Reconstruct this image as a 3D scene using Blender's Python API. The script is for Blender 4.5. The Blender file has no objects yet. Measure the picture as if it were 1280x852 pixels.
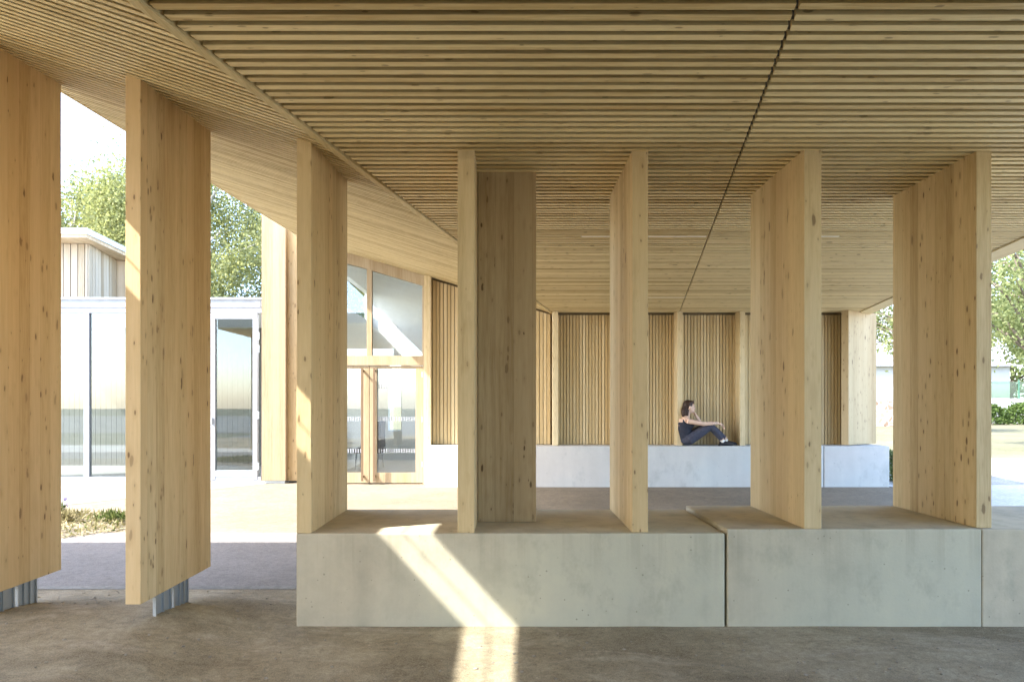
import bpy, bmesh, math, random
from mathutils import Vector, Matrix, noise as mnoise
random.seed(7)
S = bpy.context.scene
COL = S.collection
EYE = 1.42
F = 890.0
CX, HY = 636.0, 505.0
CEIL = 3.05

# ------------------------------------------------------------------ helpers
class MB:
    def __init__(self):
        self.v = []; self.f = []; self.m = []
    def add(self, vs, fs, mi=0):
        n = len(self.v)
        self.v += [tuple(p) for p in vs]
        self.f += [tuple(i + n for i in f) for f in fs]
        self.m += [mi] * len(fs)
        return self
    def box(self, x0, x1, y0, y1, z0, z1, mi=0):
        vs = [(x0,y0,z0),(x1,y0,z0),(x1,y1,z0),(x0,y1,z0),(x0,y0,z1),(x1,y0,z1),(x1,y1,z1),(x0,y1,z1)]
        return self.add(vs, [(0,3,2,1),(4,5,6,7),(0,1,5,4),(1,2,6,5),(2,3,7,6),(3,0,4,7)], mi)
    def hexa(self, b, t, mi=0):
        """b, t: matching rings (counter-clockwise from above) of n points"""
        n = len(b)
        fs = [tuple(reversed(range(n))), tuple(range(n, 2*n))]
        fs += [(i, (i+1) % n, n + (i+1) % n, n + i) for i in range(n)]
        return self.add(list(b) + list(t), fs, mi)
    def prism(self, pts, z0, z1, mi=0):
        g = lambda z, p: z(p[0], p[1]) if callable(z) else z
        return self.hexa([(p[0], p[1], g(z0, p)) for p in pts], [(p[0], p[1], g(z1, p)) for p in pts], mi)
    def tube(self, pts, rad, n=8, mi=0, flat=1.0):
        """closed tapered tube through pts; rad: one radius per point"""
        pts = [Vector(p) for p in pts]
        rings = []
        for i, p in enumerate(pts):
            d = (pts[min(i+1, len(pts)-1)] - pts[max(i-1, 0)]).normalized()
            a = Vector((0,0,1)) if abs(d.z) < .9 else Vector((0,1,0))
            u = d.cross(a).normalized(); w = d.cross(u).normalized()
            r = rad[i] if isinstance(rad, (list, tuple)) else rad
            rings.append([p + (u*math.cos(2*math.pi*k/n) + w*math.sin(2*math.pi*k/n)*flat)*r for k in range(n)])
        vs = [q for ring in rings for q in ring]
        fs = []
        for i in range(len(pts)-1):
            for k in range(n):
                fs.append((i*n+k, (i+1)*n+k, (i+1)*n+(k+1) % n, i*n+(k+1) % n))
        fs.append(tuple(range(n))); fs.append(tuple(reversed(range((len(pts)-1)*n, len(pts)*n))))
        return self.add(vs, fs, mi)
    def ball(self, c, r, seg=14, ring=9, mi=0):
        if not isinstance(r, (tuple, list)): r = (r, r, r)
        vs = [(c[0], c[1], c[2]-r[2])]
        for i in range(1, ring):
            t = -math.pi/2 + math.pi*i/ring
            for k in range(seg):
                a = 2*math.pi*k/seg
                vs.append((c[0]+r[0]*math.cos(t)*math.cos(a), c[1]+r[1]*math.cos(t)*math.sin(a), c[2]+r[2]*math.sin(t)))
        vs.append((c[0], c[1], c[2]+r[2]))
        fs = []
        for k in range(seg):
            fs.append((0, 1+(k+1) % seg, 1+k))
            for i in range(ring-2):
                a = 1+i*seg
                fs.append((a+k, a+(k+1) % seg, a+seg+(k+1) % seg, a+seg+k))
            a = 1+(ring-2)*seg
            fs.append((a+k, a+(k+1) % seg, len(vs)-1))
        return self.add(vs, fs, mi)
    def build(self, name, mats, parent=None, loc=(0,0,0), smooth=False, bevel=0.0):
        o0 = Vector(loc)
        if parent is not None:
            p = parent
            while p is not None:
                o0 = o0 + p.location; p = p.parent
            o0 = o0 - Vector(loc)
            base = o0
        else:
            base = o0
        me = bpy.data.meshes.new(name)
        me.from_pydata([tuple(Vector(v) - base) for v in self.v], [], self.f)
        if not isinstance(mats, (list, tuple)): mats = [mats]
        for m in mats: me.materials.append(m)
        me.polygons.foreach_set('material_index', self.m)
        if smooth: me.polygons.foreach_set('use_smooth', [True]*len(me.polygons))
        me.update()
        o = bpy.data.objects.new(name, me)
        COL.objects.link(o)
        if parent is not None: o.parent = parent
        else: o.location = o0
        if bevel:
            b = o.modifiers.new('bevel', 'BEVEL'); b.width = bevel; b.segments = 2; b.limit_method = 'ANGLE'; b.angle_limit = math.radians(40)
        return o

def tag(o, label, cat, group=None):
    o['label'] = label; o['category'] = cat
    if group: o['group'] = group
    return o
def thing(name, loc, label, cat, group=None):
    o = bpy.data.objects.new(name, None); COL.objects.link(o)
    o.location = loc; o.empty_display_size = .2
    return tag(o, label, cat, group)
def setting(o, kind='structure'):
    o['kind'] = kind
    return o

# ------------------------------------------------------------------ materials
class NT:
    def __init__(self, name):
        self.mat = bpy.data.materials.new(name); self.mat.use_nodes = True
        self.t = self.mat.node_tree; self.n = self.t.nodes; self.l = self.t.links
        self.b = self.n['Principled BSDF']; self.out = self.n['Material Output']
    def node(self, typ, **kw):
        x = self.n.new(typ)
        for k, v in kw.items():
            if k.startswith('i_'):
                key = k[2:]; x.inputs[int(key) if key.isdigit() else key].default_value = v
            else: setattr(x, k, v)
        return x
    def link(self, a, b): self.l.new(a, b)
    def math(self, op, a, b=None, c=None, clamp=False):
        x = self.n.new('ShaderNodeMath'); x.operation = op; x.use_clamp = clamp
        for i, q in enumerate((a, b, c)):
            if q is None: continue
            if isinstance(q, (int, float)): x.inputs[i].default_value = q
            else: self.link(q, x.inputs[i])
        return x.outputs[0]
    def vmath(self, op, a, b):
        x = self.n.new('ShaderNodeVectorMath'); x.operation = op
        for i, q in enumerate((a, b)):
            if isinstance(q, tuple): x.inputs[i].default_value = q
            else: self.link(q, x.inputs[i])
        return x.outputs[0]
    def ramp(self, fac, stops):
        r = self.n.new('ShaderNodeValToRGB')
        while len(r.color_ramp.elements) < len(stops): r.color_ramp.elements.new(.5)
        for e, (p, c) in zip(r.color_ramp.elements, stops):
            e.position = p; e.color = (c[0], c[1], c[2], 1) if isinstance(c, tuple) else (c, c, c, 1)
        self.link(fac, r.inputs[0]); return r.outputs[0]
    def mix(self, fac, a, b, mode='MIX'):
        x = self.n.new('ShaderNodeMix'); x.data_type = 'RGBA'; x.blend_type = mode
        for i, q in ((0, fac), (6, a), (7, b)):
            if isinstance(q, (int, float)): x.inputs[i].default_value = q
            elif isinstance(q, tuple): x.inputs[i].default_value = (q[0], q[1], q[2], 1)
            else: self.link(q, x.inputs[i])
        return x.outputs[2]
    def noise(self, vec, scale, detail=4, rough=.55, dist=0.0):
        x = self.node('ShaderNodeTexNoise'); x.inputs['Scale'].default_value = scale
        x.inputs['Detail'].default_value = detail; x.inputs['Roughness'].default_value = rough
        x.inputs['Distortion'].default_value = dist
        self.link(vec, x.inputs['Vector']); return x.outputs['Fac']
    def coord(self, kind='Object'):
        return self.node('ShaderNodeTexCoord').outputs[kind]
    def bump(self, h, strength=.3, dist=.01):
        x = self.node('ShaderNodeBump'); x.inputs['Strength'].default_value = strength; x.inputs['Distance'].default_value = dist
        self.link(h, x.inputs['Height']); self.link(x.outputs[0], self.b.inputs['Normal'])

def wood(name, base, axis='Z', lam=None, lamw=.11, knots=True, var=.13, per_island=False, rough=.62, grain=1.0, knot_amt=.6, bump=True):
    """sawn softwood: grain along axis, optional glued lamellas counted along lam"""
    T = NT(name)
    co = T.coord()
    rnd = T.node('ShaderNodeObjectInfo').outputs['Random']
    if per_island:
        rnd2 = T.node('ShaderNodeNewGeometry').outputs['Random Per Island']
    else: rnd2 = None
    off = T.node('ShaderNodeCombineXYZ')
    T.link(T.math('MULTIPLY', rnd, 37.0), off.inputs[0]); T.link(T.math('MULTIPLY', rnd, 91.0), off.inputs[2])
    if rnd2 is not None: T.link(T.math('MULTIPLY', rnd2, 53.0), off.inputs[1])
    co2 = T.vmath('ADD', co, off.outputs[0])
    sep = T.node('ShaderNodeSeparateXYZ'); T.link(co, sep.inputs[0])
    sh = [1.0, 1.0, 1.0]; sh['XYZ'.index(axis)] = .05
    lamv = None
    cg = co2
    if lam:
        li = T.math('FLOOR', T.math('ADD', T.math('DIVIDE', sep.outputs['XYZ'.index(lam)], lamw), T.math('MULTIPLY', rnd, 40.0)))
        w1 = T.node('ShaderNodeTexWhiteNoise', noise_dimensions='1D'); T.link(li, w1.inputs['W'])
        along = T.math('FLOOR', T.math('ADD', T.math('DIVIDE', sep.outputs['XYZ'.index(axis)], 400.0), T.math('MULTIPLY', w1.outputs['Value'], 0.0)))
        w2 = T.node('ShaderNodeTexWhiteNoise', noise_dimensions='2D')
        cv = T.node('ShaderNodeCombineXYZ'); T.link(li, cv.inputs[0]); T.link(along, cv.inputs[1]); T.link(cv.outputs[0], w2.inputs['Vector'])
        lamv = w2.outputs['Value']
        sc = T.node('ShaderNodeVectorMath', operation='SCALE'); T.link(w2.outputs['Color'], sc.inputs[0]); sc.inputs['Scale'].default_value = 9.0
        cg = T.vmath('ADD', co2, sc.outputs[0])
    g1 = T.noise(T.vmath('MULTIPLY', cg, tuple(s*34 for s in sh)), 1.0, 5, .6, .6)
    g2 = T.noise(T.vmath('MULTIPLY', cg, tuple(s*150 for s in sh)), 1.0, 3, .6)
    g3 = T.noise(T.vmath('MULTIPLY', co2, tuple(s*5 for s in sh)), 1.0, 3, .5)
    dk = tuple(c*f for c, f in zip(base, (.70, .63, .52)))
    lt = tuple(min(1, c*f) for c, f in zip(base, (1.16, 1.19, 1.25)))
    tone = T.math('ADD', T.math('MULTIPLY', g1, .6*grain), T.math('MULTIPLY', g2, .4*grain))
    tone = T.math('ADD', tone, T.math('MULTIPLY', T.math('SUBTRACT', g3, .5), .5))
    if lamv is not None: tone = T.math('ADD', tone, T.math('MULTIPLY', T.math('SUBTRACT', lamv, .5), var*1.6))
    if rnd2 is not None: tone = T.math('ADD', tone, T.math('MULTIPLY', T.math('SUBTRACT', rnd2, .5), var*1.6))
    tone = T.math('ADD', tone, T.math('MULTIPLY', T.math('SUBTRACT', rnd, .5), .12))
    col = T.ramp(tone, [(.22, dk), (.5, base), (.78, lt)])
    if lam:
        fr = T.math('FRACT', T.math('ADD', T.math('DIVIDE', sep.outputs['XYZ'.index(lam)], lamw), T.math('MULTIPLY', rnd, 40.0)))
        ln = T.math('LESS_THAN', T.math('ABSOLUTE', T.math('SUBTRACT', fr, .5)), .487)
        col = T.mix(T.math('MULTIPLY', T.math('SUBTRACT', 1.0, ln), .38), col, tuple(c*.45 for c in base))
        red = T.node('ShaderNodeSeparateColor'); T.link(w2.outputs['Color'], red.inputs[0])
        col = T.mix(T.math('MULTIPLY', red.outputs[1], .30), col, tuple(c*f for c, f in zip(base, (1.0, .86, .72))))
    if knots:
        wob = T.noise(co2, 14.0, 2)
        cw = T.node('ShaderNodeCombineXYZ')
        for i in range(3): T.link(T.math('MULTIPLY', wob, .25), cw.inputs[i])
        for ax, al, big, small, pw in ((12.0, 4.2, .20, .015, 2.2), (25.0, 9.0, .26, .015, 2.3)):
            ks = [ax]*3; ks['XYZ'.index(axis)] = al
            vo = T.node('ShaderNodeTexVoronoi'); vo.inputs['Scale'].default_value = 1.0
            kv = T.node('ShaderNodeVectorMath', operation='MULTIPLY_ADD')
            T.link(cg, kv.inputs[0]); kv.inputs[1].default_value = tuple(ks)
            T.link(cw.outputs[0], kv.inputs[2]); T.link(kv.outputs[0], vo.inputs['Vector'])
            rc = T.node('ShaderNodeSeparateColor'); T.link(vo.outputs['Color'], rc.inputs[0])
            thr = T.math('ADD', T.math('MULTIPLY', T.math('POWER', rc.outputs[0], pw), big), small)
            k = T.math('SUBTRACT', 1.0, T.math('DIVIDE', vo.outputs['Distance'], thr), clamp=True)
            k = T.math('MULTIPLY', T.math('MULTIPLY', k, 3.0, clamp=True), T.math('ADD', T.math('MULTIPLY', rc.outputs[1], .65), .35))
            halo = T.math('SUBTRACT', 1.0, T.math('DIVIDE', vo.outputs['Distance'], T.math('MULTIPLY', thr, 2.8)), clamp=True)
            col = T.mix(T.math('MULTIPLY', halo, .5*knot_amt), col, tuple(c*f for c, f in zip(base, (.62, .5, .4))))
            col = T.mix(T.math('MULTIPLY', k, min(1, knot_amt*1.5), clamp=True), col, tuple(c*f for c, f in zip(base, (.20, .145, .11))))
    T.link(col, T.b.inputs['Base Color'])
    T.b.inputs['Roughness'].default_value = rough
    T.b.inputs['Specular IOR Level'].default_value = .25
    if bump: T.bump(T.math('ADD', g1, T.math('MULTIPLY', g2, .6)), .12, .004)
    return T.mat

def plain(name, col, rough=.6, metal=0.0, var=.1, scale=6.0, spec=.3):
    T = NT(name)
    n = T.noise(T.coord(), scale, 5, .6)
    c = T.ramp(n, [(.25, tuple(x*(1-var) for x in col)), (.75, tuple(min(1, x*(1+var)) for x in col))])
    T.link(c, T.b.inputs['Base Color'])
    T.b.inputs['Roughness'].default_value = rough; T.b.inputs['Metallic'].default_value = metal
    T.b.inputs['Specular IOR Level'].default_value = spec
    T.bump(T.noise(T.coord(), scale*9, 3), .06, .004)
    return T.mat

def concrete(name, col, dark=.72, drips=.22):
    T = NT(name); co = T.coord()
    a = T.noise(co, 1.1, 6, .6, .4)
    b = T.noise(co, 7.0, 6, .65)
    st = T.noise(T.vmath('MULTIPLY', co, (5.0, 5.0, .45)), 1.0, 4, .6)
    t = T.math('ADD', T.math('ADD', T.math('MULTIPLY', a, .45), T.math('MULTIPLY', b, .25)), T.math('MULTIPLY', st, .3))
    c = T.ramp(t, [(.32, tuple(x*dark for x in col)), (.5, col), (.68, tuple(min(1, x*f) for x, f in zip(col, (1.14, 1.13, 1.10))))])
    # darker patches of damp and formwork oil
    p = T.ramp(T.noise(T.vmath('MULTIPLY', co, (1.6, 1.6, 1.0)), 1.7, 5, .7), [(.56, 0.0), (.70, 1.0)])
    tint = T.ramp(T.noise(co, .55, 2), [(.40, (1.03, .985, .92)), (.60, (.965, 1.0, .965))])
    c = T.mix(1.0, c, tint, 'MULTIPLY')
    c = T.mix(T.math('MULTIPLY', p, .5), c, tuple(x*f for x, f in zip(col, (.62, .64, .60))))
    vo = T.node('ShaderNodeTexVoronoi'); vo.inputs['Scale'].default_value = 26.0; T.link(co, vo.inputs['Vector'])
    rc = T.node('ShaderNodeSeparateColor'); T.link(vo.outputs['Color'], rc.inputs[0])
    pore = T.math('LESS_THAN', vo.outputs['Distance'], T.math('MULTIPLY', T.math('POWER', rc.outputs[0], 5.0), .17))
    c = T.mix(T.math('MULTIPLY', pore, .55), c, tuple(x*.35 for x in col))
    sx = T.node('ShaderNodeSeparateXYZ'); T.link(co, sx.inputs[0])
    n1 = T.noise(T.vmath('MULTIPLY', co, (7.0, 7.0, .12)), 1.0, 4, .7)
    ln = T.math('ADD', T.math('MULTIPLY', T.noise(T.vmath('MULTIPLY', co, (9.0, 9.0, 0.0)), 1.0, 3), .55), .02)
    drip = T.math('MULTIPLY', T.ramp(n1, [(.52, 0.0), (.62, 1.0)]), T.math('MULTIPLY', T.math('SUBTRACT', ln, T.math('SUBTRACT', .60, sx.outputs[2])), 5.0, clamp=True))
    c = T.mix(T.math('MULTIPLY', drip, drips), c, tuple(x*f for x, f in zip(col, (.52, .50, .44))))
    T.link(c, T.b.inputs['Base Color']); T.b.inputs['Roughness'].default_value = .78
    T.b.inputs['Specular IOR Level'].default_value = .25
    T.bump(T.math('SUBTRACT', T.math('ADD', T.math('MULTIPLY', b, .7), T.noise(co, 60.0, 3)), pore), .25, .004)
    return T.mat

def groundmat(name, cols, scale=1.0, speck=.35, speck_scale=120.0, bump=.4, patch=None):
    T = NT(name); co = T.coord()
    a = T.noise(co, .55*scale, 6, .62, .6)
    b = T.noise(co, 4.0*scale, 6, .68, .3)
    s = T.noise(co, speck_scale, 3, .7)
    t = T.math('ADD', T.math('MULTIPLY', a, .6), T.math('MULTIPLY', b, .4))
    c = T.ramp(t, [(.40, cols[0]), (.5, cols[1]), (.60, cols[2])])
    if patch:
        p = T.ramp(T.noise(T.vmath('MULTIPLY', co, (.6, 1.5, 1.0)), 1.4*scale, 8, .75, .8), [(.52, 0.0), (.66, 1.0)])
        c = T.mix(T.math('MULTIPLY', p, .7), c, patch)
        p2 = T.ramp(T.noise(T.vmath('MULTIPLY', co, (.8, 1.6, 1.0)), 2.3*scale, 8, .75, 1.2), [(.54, 0.0), (.66, 1.0)])
        c = T.mix(T.math('MULTIPLY', p2, .5), c, tuple(x*.55 for x in cols[0]))
    gr = T.ramp(T.noise(co, 17.0*scale, 5, .75), [(.36, .72), (.5, 1.0), (.66, 1.3)])
    c = T.mix(.8, c, T.mix(1.0, c, gr, 'MULTIPLY'))
    sp = T.ramp(s, [(.36, 0.0), (.5, .5), (.66, 1.0)])
    c = T.mix(speck, c, T.mix(sp, tuple(x*.45 for x in cols[0]), tuple(min(1, x*1.5) for x in cols[2])))
    vo = T.node('ShaderNodeTexVoronoi'); vo.inputs['Scale'].default_value = 34.0; T.link(co, vo.inputs['Vector'])
    rc = T.node('ShaderNodeSeparateColor'); T.link(vo.outputs['Color'], rc.inputs[0])
    peb = T.math('LESS_THAN', vo.outputs['Distance'], T.math('MULTIPLY', T.math('POWER', rc.outputs[0], 4.0), .22))
    c = T.mix(T.math('MULTIPLY', peb, .55), c, T.mix(rc.outputs[1], tuple(x*.5 for x in cols[0]), tuple(min(1, x*1.7) for x in cols[2])))
    T.link(c, T.b.inputs['Base Color']); T.b.inputs['Roughness'].default_value = .88
    T.b.inputs['Specular IOR Level'].default_value = .2
    T.bump(T.math('ADD', T.math('ADD', b, T.math('MULTIPLY', s, .5)), T.math('MULTIPLY', peb, .5)), bump, .012)
    return T.mat

def glass(name, tint=(.93, .96, .95), refl=.04):
    T = NT(name); T.n.remove(T.b)
    tr = T.node('ShaderNodeBsdfTransparent'); tr.inputs[0].default_value = (*tint, 1)
    gl = T.node('ShaderNodeBsdfGlossy'); gl.inputs['Roughness'].default_value = .0; gl.inputs['Color'].default_value = (.95, .98, 1, 1)
    fr = T.node('ShaderNodeFresnel'); fr.inputs['IOR'].default_value = 1.5
    f = T.math('ADD', T.math('MULTIPLY', fr.outputs[0], 1.4), refl, clamp=True)
    m = T.node('ShaderNodeMixShader'); T.link(f, m.inputs[0]); T.link(tr.outputs[0], m.inputs[1]); T.link(gl.outputs[0], m.inputs[2])
    T.link(m.outputs[0], T.out.inputs[0]); return T.mat

def leafmat(name, c1, c2, trans=.45):
    T = NT(name); T.n.remove(T.b)
    r = T.node('ShaderNodeNewGeometry').outputs['Random Per Island']
    c = T.ramp(r, [(0.0, c1), (1.0, c2)])
    d = T.node('ShaderNodeBsdfDiffuse'); t = T.node('ShaderNodeBsdfTranslucent')
    T.link(c, d.inputs[0]); T.link(T.mix(1.0, c, (1.12, 1.12, .8), 'MULTIPLY'), t.inputs[0])
    m = T.node('ShaderNodeMixShader'); m.inputs[0].default_value = trans
    T.link(d.outputs[0], m.inputs[1]); T.link(t.outputs[0], m.inputs[2]); T.link(m.outputs[0], T.out.inputs[0])
    return T.mat

W_FIN   = wood('fin_wood', (.59, .45, .24), 'Z', 'Y', .105, var=.2)
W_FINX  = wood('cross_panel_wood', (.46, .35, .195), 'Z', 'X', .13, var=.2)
W_FINL  = wood('amber_fin_wood', (.61, .45, .24), 'Z', 'Y', .105, var=.2)
W_SLAT  = wood('ceiling_slat_wood', (.76, .61, .325), 'X', per_island=True, knot_amt=.45, var=.24, bump=False)
W_CLAD  = wood('cladding_slat_wood', (.77, .64, .40), 'Z', per_island=True, knots=False, var=.08, grain=.5, bump=False)
W_POST  = wood('post_wood', (.64, .52, .31), 'Z', knot_amt=.4)
W_FRAME = wood('door_frame_wood', (.44, .355, .24), 'Z', knots=False, grain=.7)
W_TRIM  = wood('trim_wood', (.62, .50, .27), 'Y', knots=False)
W_PALE  = wood('pale_board_wood', (.60, .47, .32), 'Z', 'X', .12, knots=False)
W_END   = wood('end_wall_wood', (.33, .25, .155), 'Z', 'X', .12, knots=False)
M_BACK  = plain('dark_backing_felt', (.08, .066, .045), .95)
M_CONC  = concrete('bench_concrete', (.53, .485, .375))
M_WCONC = concrete('white_bench_concrete', (.53, .535, .54), .9, 0.0)
M_STEEL = plain('galvanised_steel', (.42, .44, .45), .45, .75)
M_WHITE = plain('white_aluminium', (.33, .345, .37), .4)
M_ZINC  = plain('zinc_edge_metal', (.55, .58, .60), .45, .3)
M_ROOF  = plain('roof_membrane', (.30, .30, .30), .9)
M_WALLW = plain('white_plaster', (.74, .75, .73), .85, var=.04)
M_FLOOR = plain('grey_indoor_floor', (.42, .41, .39), .35)
M_GLASS = glass('clear_glazing')
M_GLASSL = glass('link_glazing', (.72, .76, .75), .03)
M_INNER = plain('grey_board_lining', (.17, .168, .15), .8)
M_BACKW = plain('slat_backing_board', (.22, .165, .095), .9)  # plain brown backing behind the wall slats
M_HANDLE = plain('dark_oiled_handle', (.16, .105, .06), .5)
M_DARK  = plain('dark_fabric_cover', (.05, .05, .055), .7)
M_LAMP  = plain('pale_lamp_diffuser', (.80, .76, .66), .5)
M_SOIL  = groundmat('compacted_soil', [(.18, .145, .090), (.285, .238, .155), (.41, .352, .24)], 1.4, .34, 150.0, .6, patch=(.50, .43, .325))
M_COURT = groundmat('court_paving', [(.175, .143, .098), (.222, .182, .127), (.265, .218, .154)], .8, .28, 130.0, .25)
M_STRIP = groundmat('pale_concrete_strip', [(.20, .19, .168), (.235, .225, .198), (.275, .265, .232)], 1.0, .10, 130.0, .15)
M_LIGHT = groundmat('light_concrete', [(.48, .46, .42), (.54, .52, .48), (.60, .58, .54)], 1.0, .10, 130.0, .15)
M_ASPH_SHADE = groundmat('shade_grey_asphalt', [(.19, .172, .152), (.225, .205, .184), (.268, .246, .222)], 1.0, .4, 140.0, .35)  # asphalt in the cooler tone of the shaded court
M_GRAVEL = groundmat('gravel', [(.22, .21, .19), (.34, .32, .29), (.50, .48, .44)], 5.0, .5, 60.0, 1.0)
M_LAWN  = groundmat('lawn_grass', [(.115, .115, .06), (.155, .148, .082), (.21, .19, .12)], .5, .3, 60.0, .8)
M_MULCH = groundmat('mulch_soil', [(.10, .085, .06), (.19, .16, .11), (.32, .27, .19)], 4.0, .5, 50.0, 1.0)

# ------------------------------------------------------------------ the roof geometry
def Xf(y): return -2.168 + .23*y                      # fold between flat and sloping ceiling
def Xe(y): return -3.30 - .035*(y - 4.0)               # left eave
def Xr(y): return 5.0 + .21*(y - 6.9)                  # right edge of the slats
def Xj(y): return 1.175 + .19*(y - 2.873)              # open joint between the two flat panels
def zs(x, y): return CEIL + max(0.0, .295*(Xf(y) - x)) # underside
Y0, Y1, YS = -7.0, 12.72, -3.2

roof = thing('canopy_roof', (0, 4, CEIL), 'broad timber canopy with slatted ceiling folded up along its left side', 'roof')
pitch, sw, sd, ud = .0825, .0455, .032, .012      # battens of trapezoid section, undercut by ud so the gaps turn dark
def flat_panel(x0f, x1f):
    m = MB(); y = Y0
    while y < Y1 - .05:
        a, b = y, y + sw
        jit = random.uniform(-.0015, .0015)
        a2, b2 = a + ud, b - ud
        m.hexa([(x0f(a), a, CEIL+jit), (x1f(a), a, CEIL+jit), (x1f(b), b, CEIL+jit), (x0f(b), b, CEIL+jit)],
               [(x0f(a2), a2, CEIL+sd), (x1f(a2), a2, CEIL+sd), (x1f(b2), b2, CEIL+sd), (x0f(b2), b2, CEIL+sd)])
        y += pitch
    return m
flat_panel(lambda y: Xf(y) + .035, lambda y: Xj(y) - .008).build('ceiling_panel', W_SLAT, roof)
flat_panel(lambda y: Xj(y) + .008, lambda y: Xr(y)).build('ceiling_panel', W_SLAT, roof)
W_SLOPE = wood('sloped_slat_wood', (.74, .60, .33), 'X', per_island=True, knots=False, var=.2, bump=False)
m = MB(); yf = YS - .3
SK = .15                                                # slats run slightly towards the viewer as they climb
while yf < 13.6:
    def pt(yy, s):                                      # walk s metres left from the fold
        return (Xf(yy) - .035 - s, yy - SK*s)
    def send(yy):                                       # distance at which the slat meets the eave
        s = 1.0
        for _ in range(12): s = (Xf(yy) - .035) - Xe(yy - SK*s)
        return s
    a, b = yf, yf + sw
    sa, sb = send(a), send(b)
    pa0, pa1, pb0, pb1 = pt(a, 0), pt(a, sa), pt(b, 0), pt(b, sb)
    if pb1[1] < Y1 + .02 :
        # clip at the facade
        if max(pa0[1], pb0[1]) > Y1:
            def clip(p, q):
                if p[1] <= Y1: return p
                t = (p[1] - Y1) / (p[1] - q[1]); return (p[0] + (q[0]-p[0])*t, Y1)
            pa0, pb0 = clip(pa0, pa1), clip(pb0, pb1)
        k = ud/sw
        mixp = lambda p, q, t: (p[0] + (q[0]-p[0])*t, p[1] + (q[1]-p[1])*t)
        ring = [pa1, pa0, pb0, pb1]
        rin = [mixp(pa1, pb1, k), mixp(pa0, pb0, k), mixp(pb0, pa0, k), mixp(pb1, pa1, k)]
        m.hexa([(p[0], p[1], zs(*p)) for p in ring], [(p[0], p[1], zs(*p) + sd) for p in rin])
    yf += .0805
m.build('sloped_ceiling', W_SLOPE, roof)
# trim along the fold and along the edges
m = MB(); m.prism([(Xf(Y0)-.022, Y0), (Xf(Y0)+.022, Y0), (Xf(Y1)+.022, Y1), (Xf(Y1)-.022, Y1)], CEIL - .012, CEIL + .06)
m.build('fold_trim', W_TRIM, roof)
m = MB()
m.prism([(Xr(Y0)+.004, Y0), (Xr(Y0)+.26, Y0), (Xr(13.9)+.26, 13.9), (Xr(13.9)+.004, 13.9)], CEIL - .015, CEIL + .34)
m.build('edge_board', W_TRIM, roof)
m = MB()
for ya, yb in ((YS, 13.9),):
    m.prism([(Xe(ya)-.03, ya), (Xe(ya), ya), (Xe(yb), yb), (Xe(yb)-.03, yb)], lambda x, y: zs(x, y) - .004, lambda x, y: zs(x, y) + .26)
m.build('eave_board', W_TRIM, roof)
# backing above the slats and the roof deck
m = MB()
m.prism([(Xf(Y0), Y0), (Xr(Y0)+.003, Y0), (Xr(13.9)+.003, 13.9), (Xf(13.9), 13.9)], CEIL + sd + .002, CEIL + .09)
m.prism([(Xe(YS)+.001, YS), (Xf(YS)-.001, YS), (Xf(13.9)-.001, 13.9), (Xe(13.9)+.001, 13.9)], lambda x, y: zs(x, y) + sd + .002, lambda x, y: zs(x, y) + .09)
m.build('backing_board', M_BACK, roof)
m = MB()
m.prism([(Xf(Y0), Y0), (Xr(Y0)+.002, Y0), (Xr(13.9)+.002, 13.9), (Xf(13.9), 13.9)], CEIL + .1, CEIL + .33)
m.prism([(Xe(YS)+.002, YS), (Xf(YS)-.002, YS), (Xf(13.9)-.002, 13.9), (Xe(13.9)+.002, 13.9)], lambda x, y: zs(x, y) + .1, lambda x, y: zs(x, y) + .25)
m.build('roof_deck', M_ROOF, roof)

# slim linear lamps recessed among the slats
def ceil_pt(px, py): 
    y = F*(CEIL-EYE)/(HY-py); return ((px-CX)*y/F, y)
for (x0, x1, yy, lab) in ((.70, 1.93, 6.93, 'slim pale linear lamp among ceiling slats, seen either side of the middle timber fin'),
                          (2.86, 3.22, 6.93, 'slim pale linear lamp among ceiling slats, its end showing right of the bench-joint fin'),
                          (2.02, 2.7, 10.9, 'slim pale linear lamp farthest back in the ceiling, above the seated woman')):
    t = thing('linear_lamp', ((x0+x1)/2, yy, CEIL), lab, 'lamp', 'linear lamps in the slatted ceiling')
    n0 = math.floor((yy - Y0)/pitch); yc = Y0 + n0*pitch + sw + .002; w = pitch - sw - .004
    MB().box(x0, x1, yc, yc + w, CEIL + .004, CEIL + .04).build('housing', M_WHITE, t)
    MB().box(x0 + .01, x1 - .01, yc + .004, yc + w - .004, CEIL - .002, CEIL + .003).build('diffuser', M_LAMP, t)

# unseen walls added behind the viewer to block light from behind
bw = thing('blocking_wall', (.2, -3.6, 0), 'long unseen timber wall added behind the viewer to block light', 'wall')
MB().box(-3.1, 3.6, -3.75, -3.6, 0, CEIL - .01).build('wall_panel', W_FINX, bw)
MB().box(-3.1, -3.0, -3.59, .6, 0, CEIL - .01).build('blocking_return', W_FIN, bw)

# neighbouring canopy on the left whose edge leaves the open slit of sun
nb = thing('neighbour_canopy', (-6.5, 0, 3.65), 'separate flat timber canopy beyond the left edge of the photo', 'roof')
MB().prism([(-8.6, -3), (-3.99, -3), (-4.005, 5.55), (-8.6, 5.55)], 3.70, 3.98).build('roof_deck', M_ROOF, nb)
MB().prism([(-8.6, -3), (-4.01, -3), (-4.025, 5.53), (-8.6, 5.53)], 3.64, 3.697).build('soffit', W_SLAT, nb)
MB().tube([(-3.66, -.5, 3.80), (-3.685, 5.5, 3.80)], .0055, 8).build('gutter_pipe', M_STEEL, nb)
for yy in (-2.5, .5, 3.2):
    MB().box(-8.1, -8.0, yy, yy + 1.0, 0, 3.64).build('post', W_FINL, nb)

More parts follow.
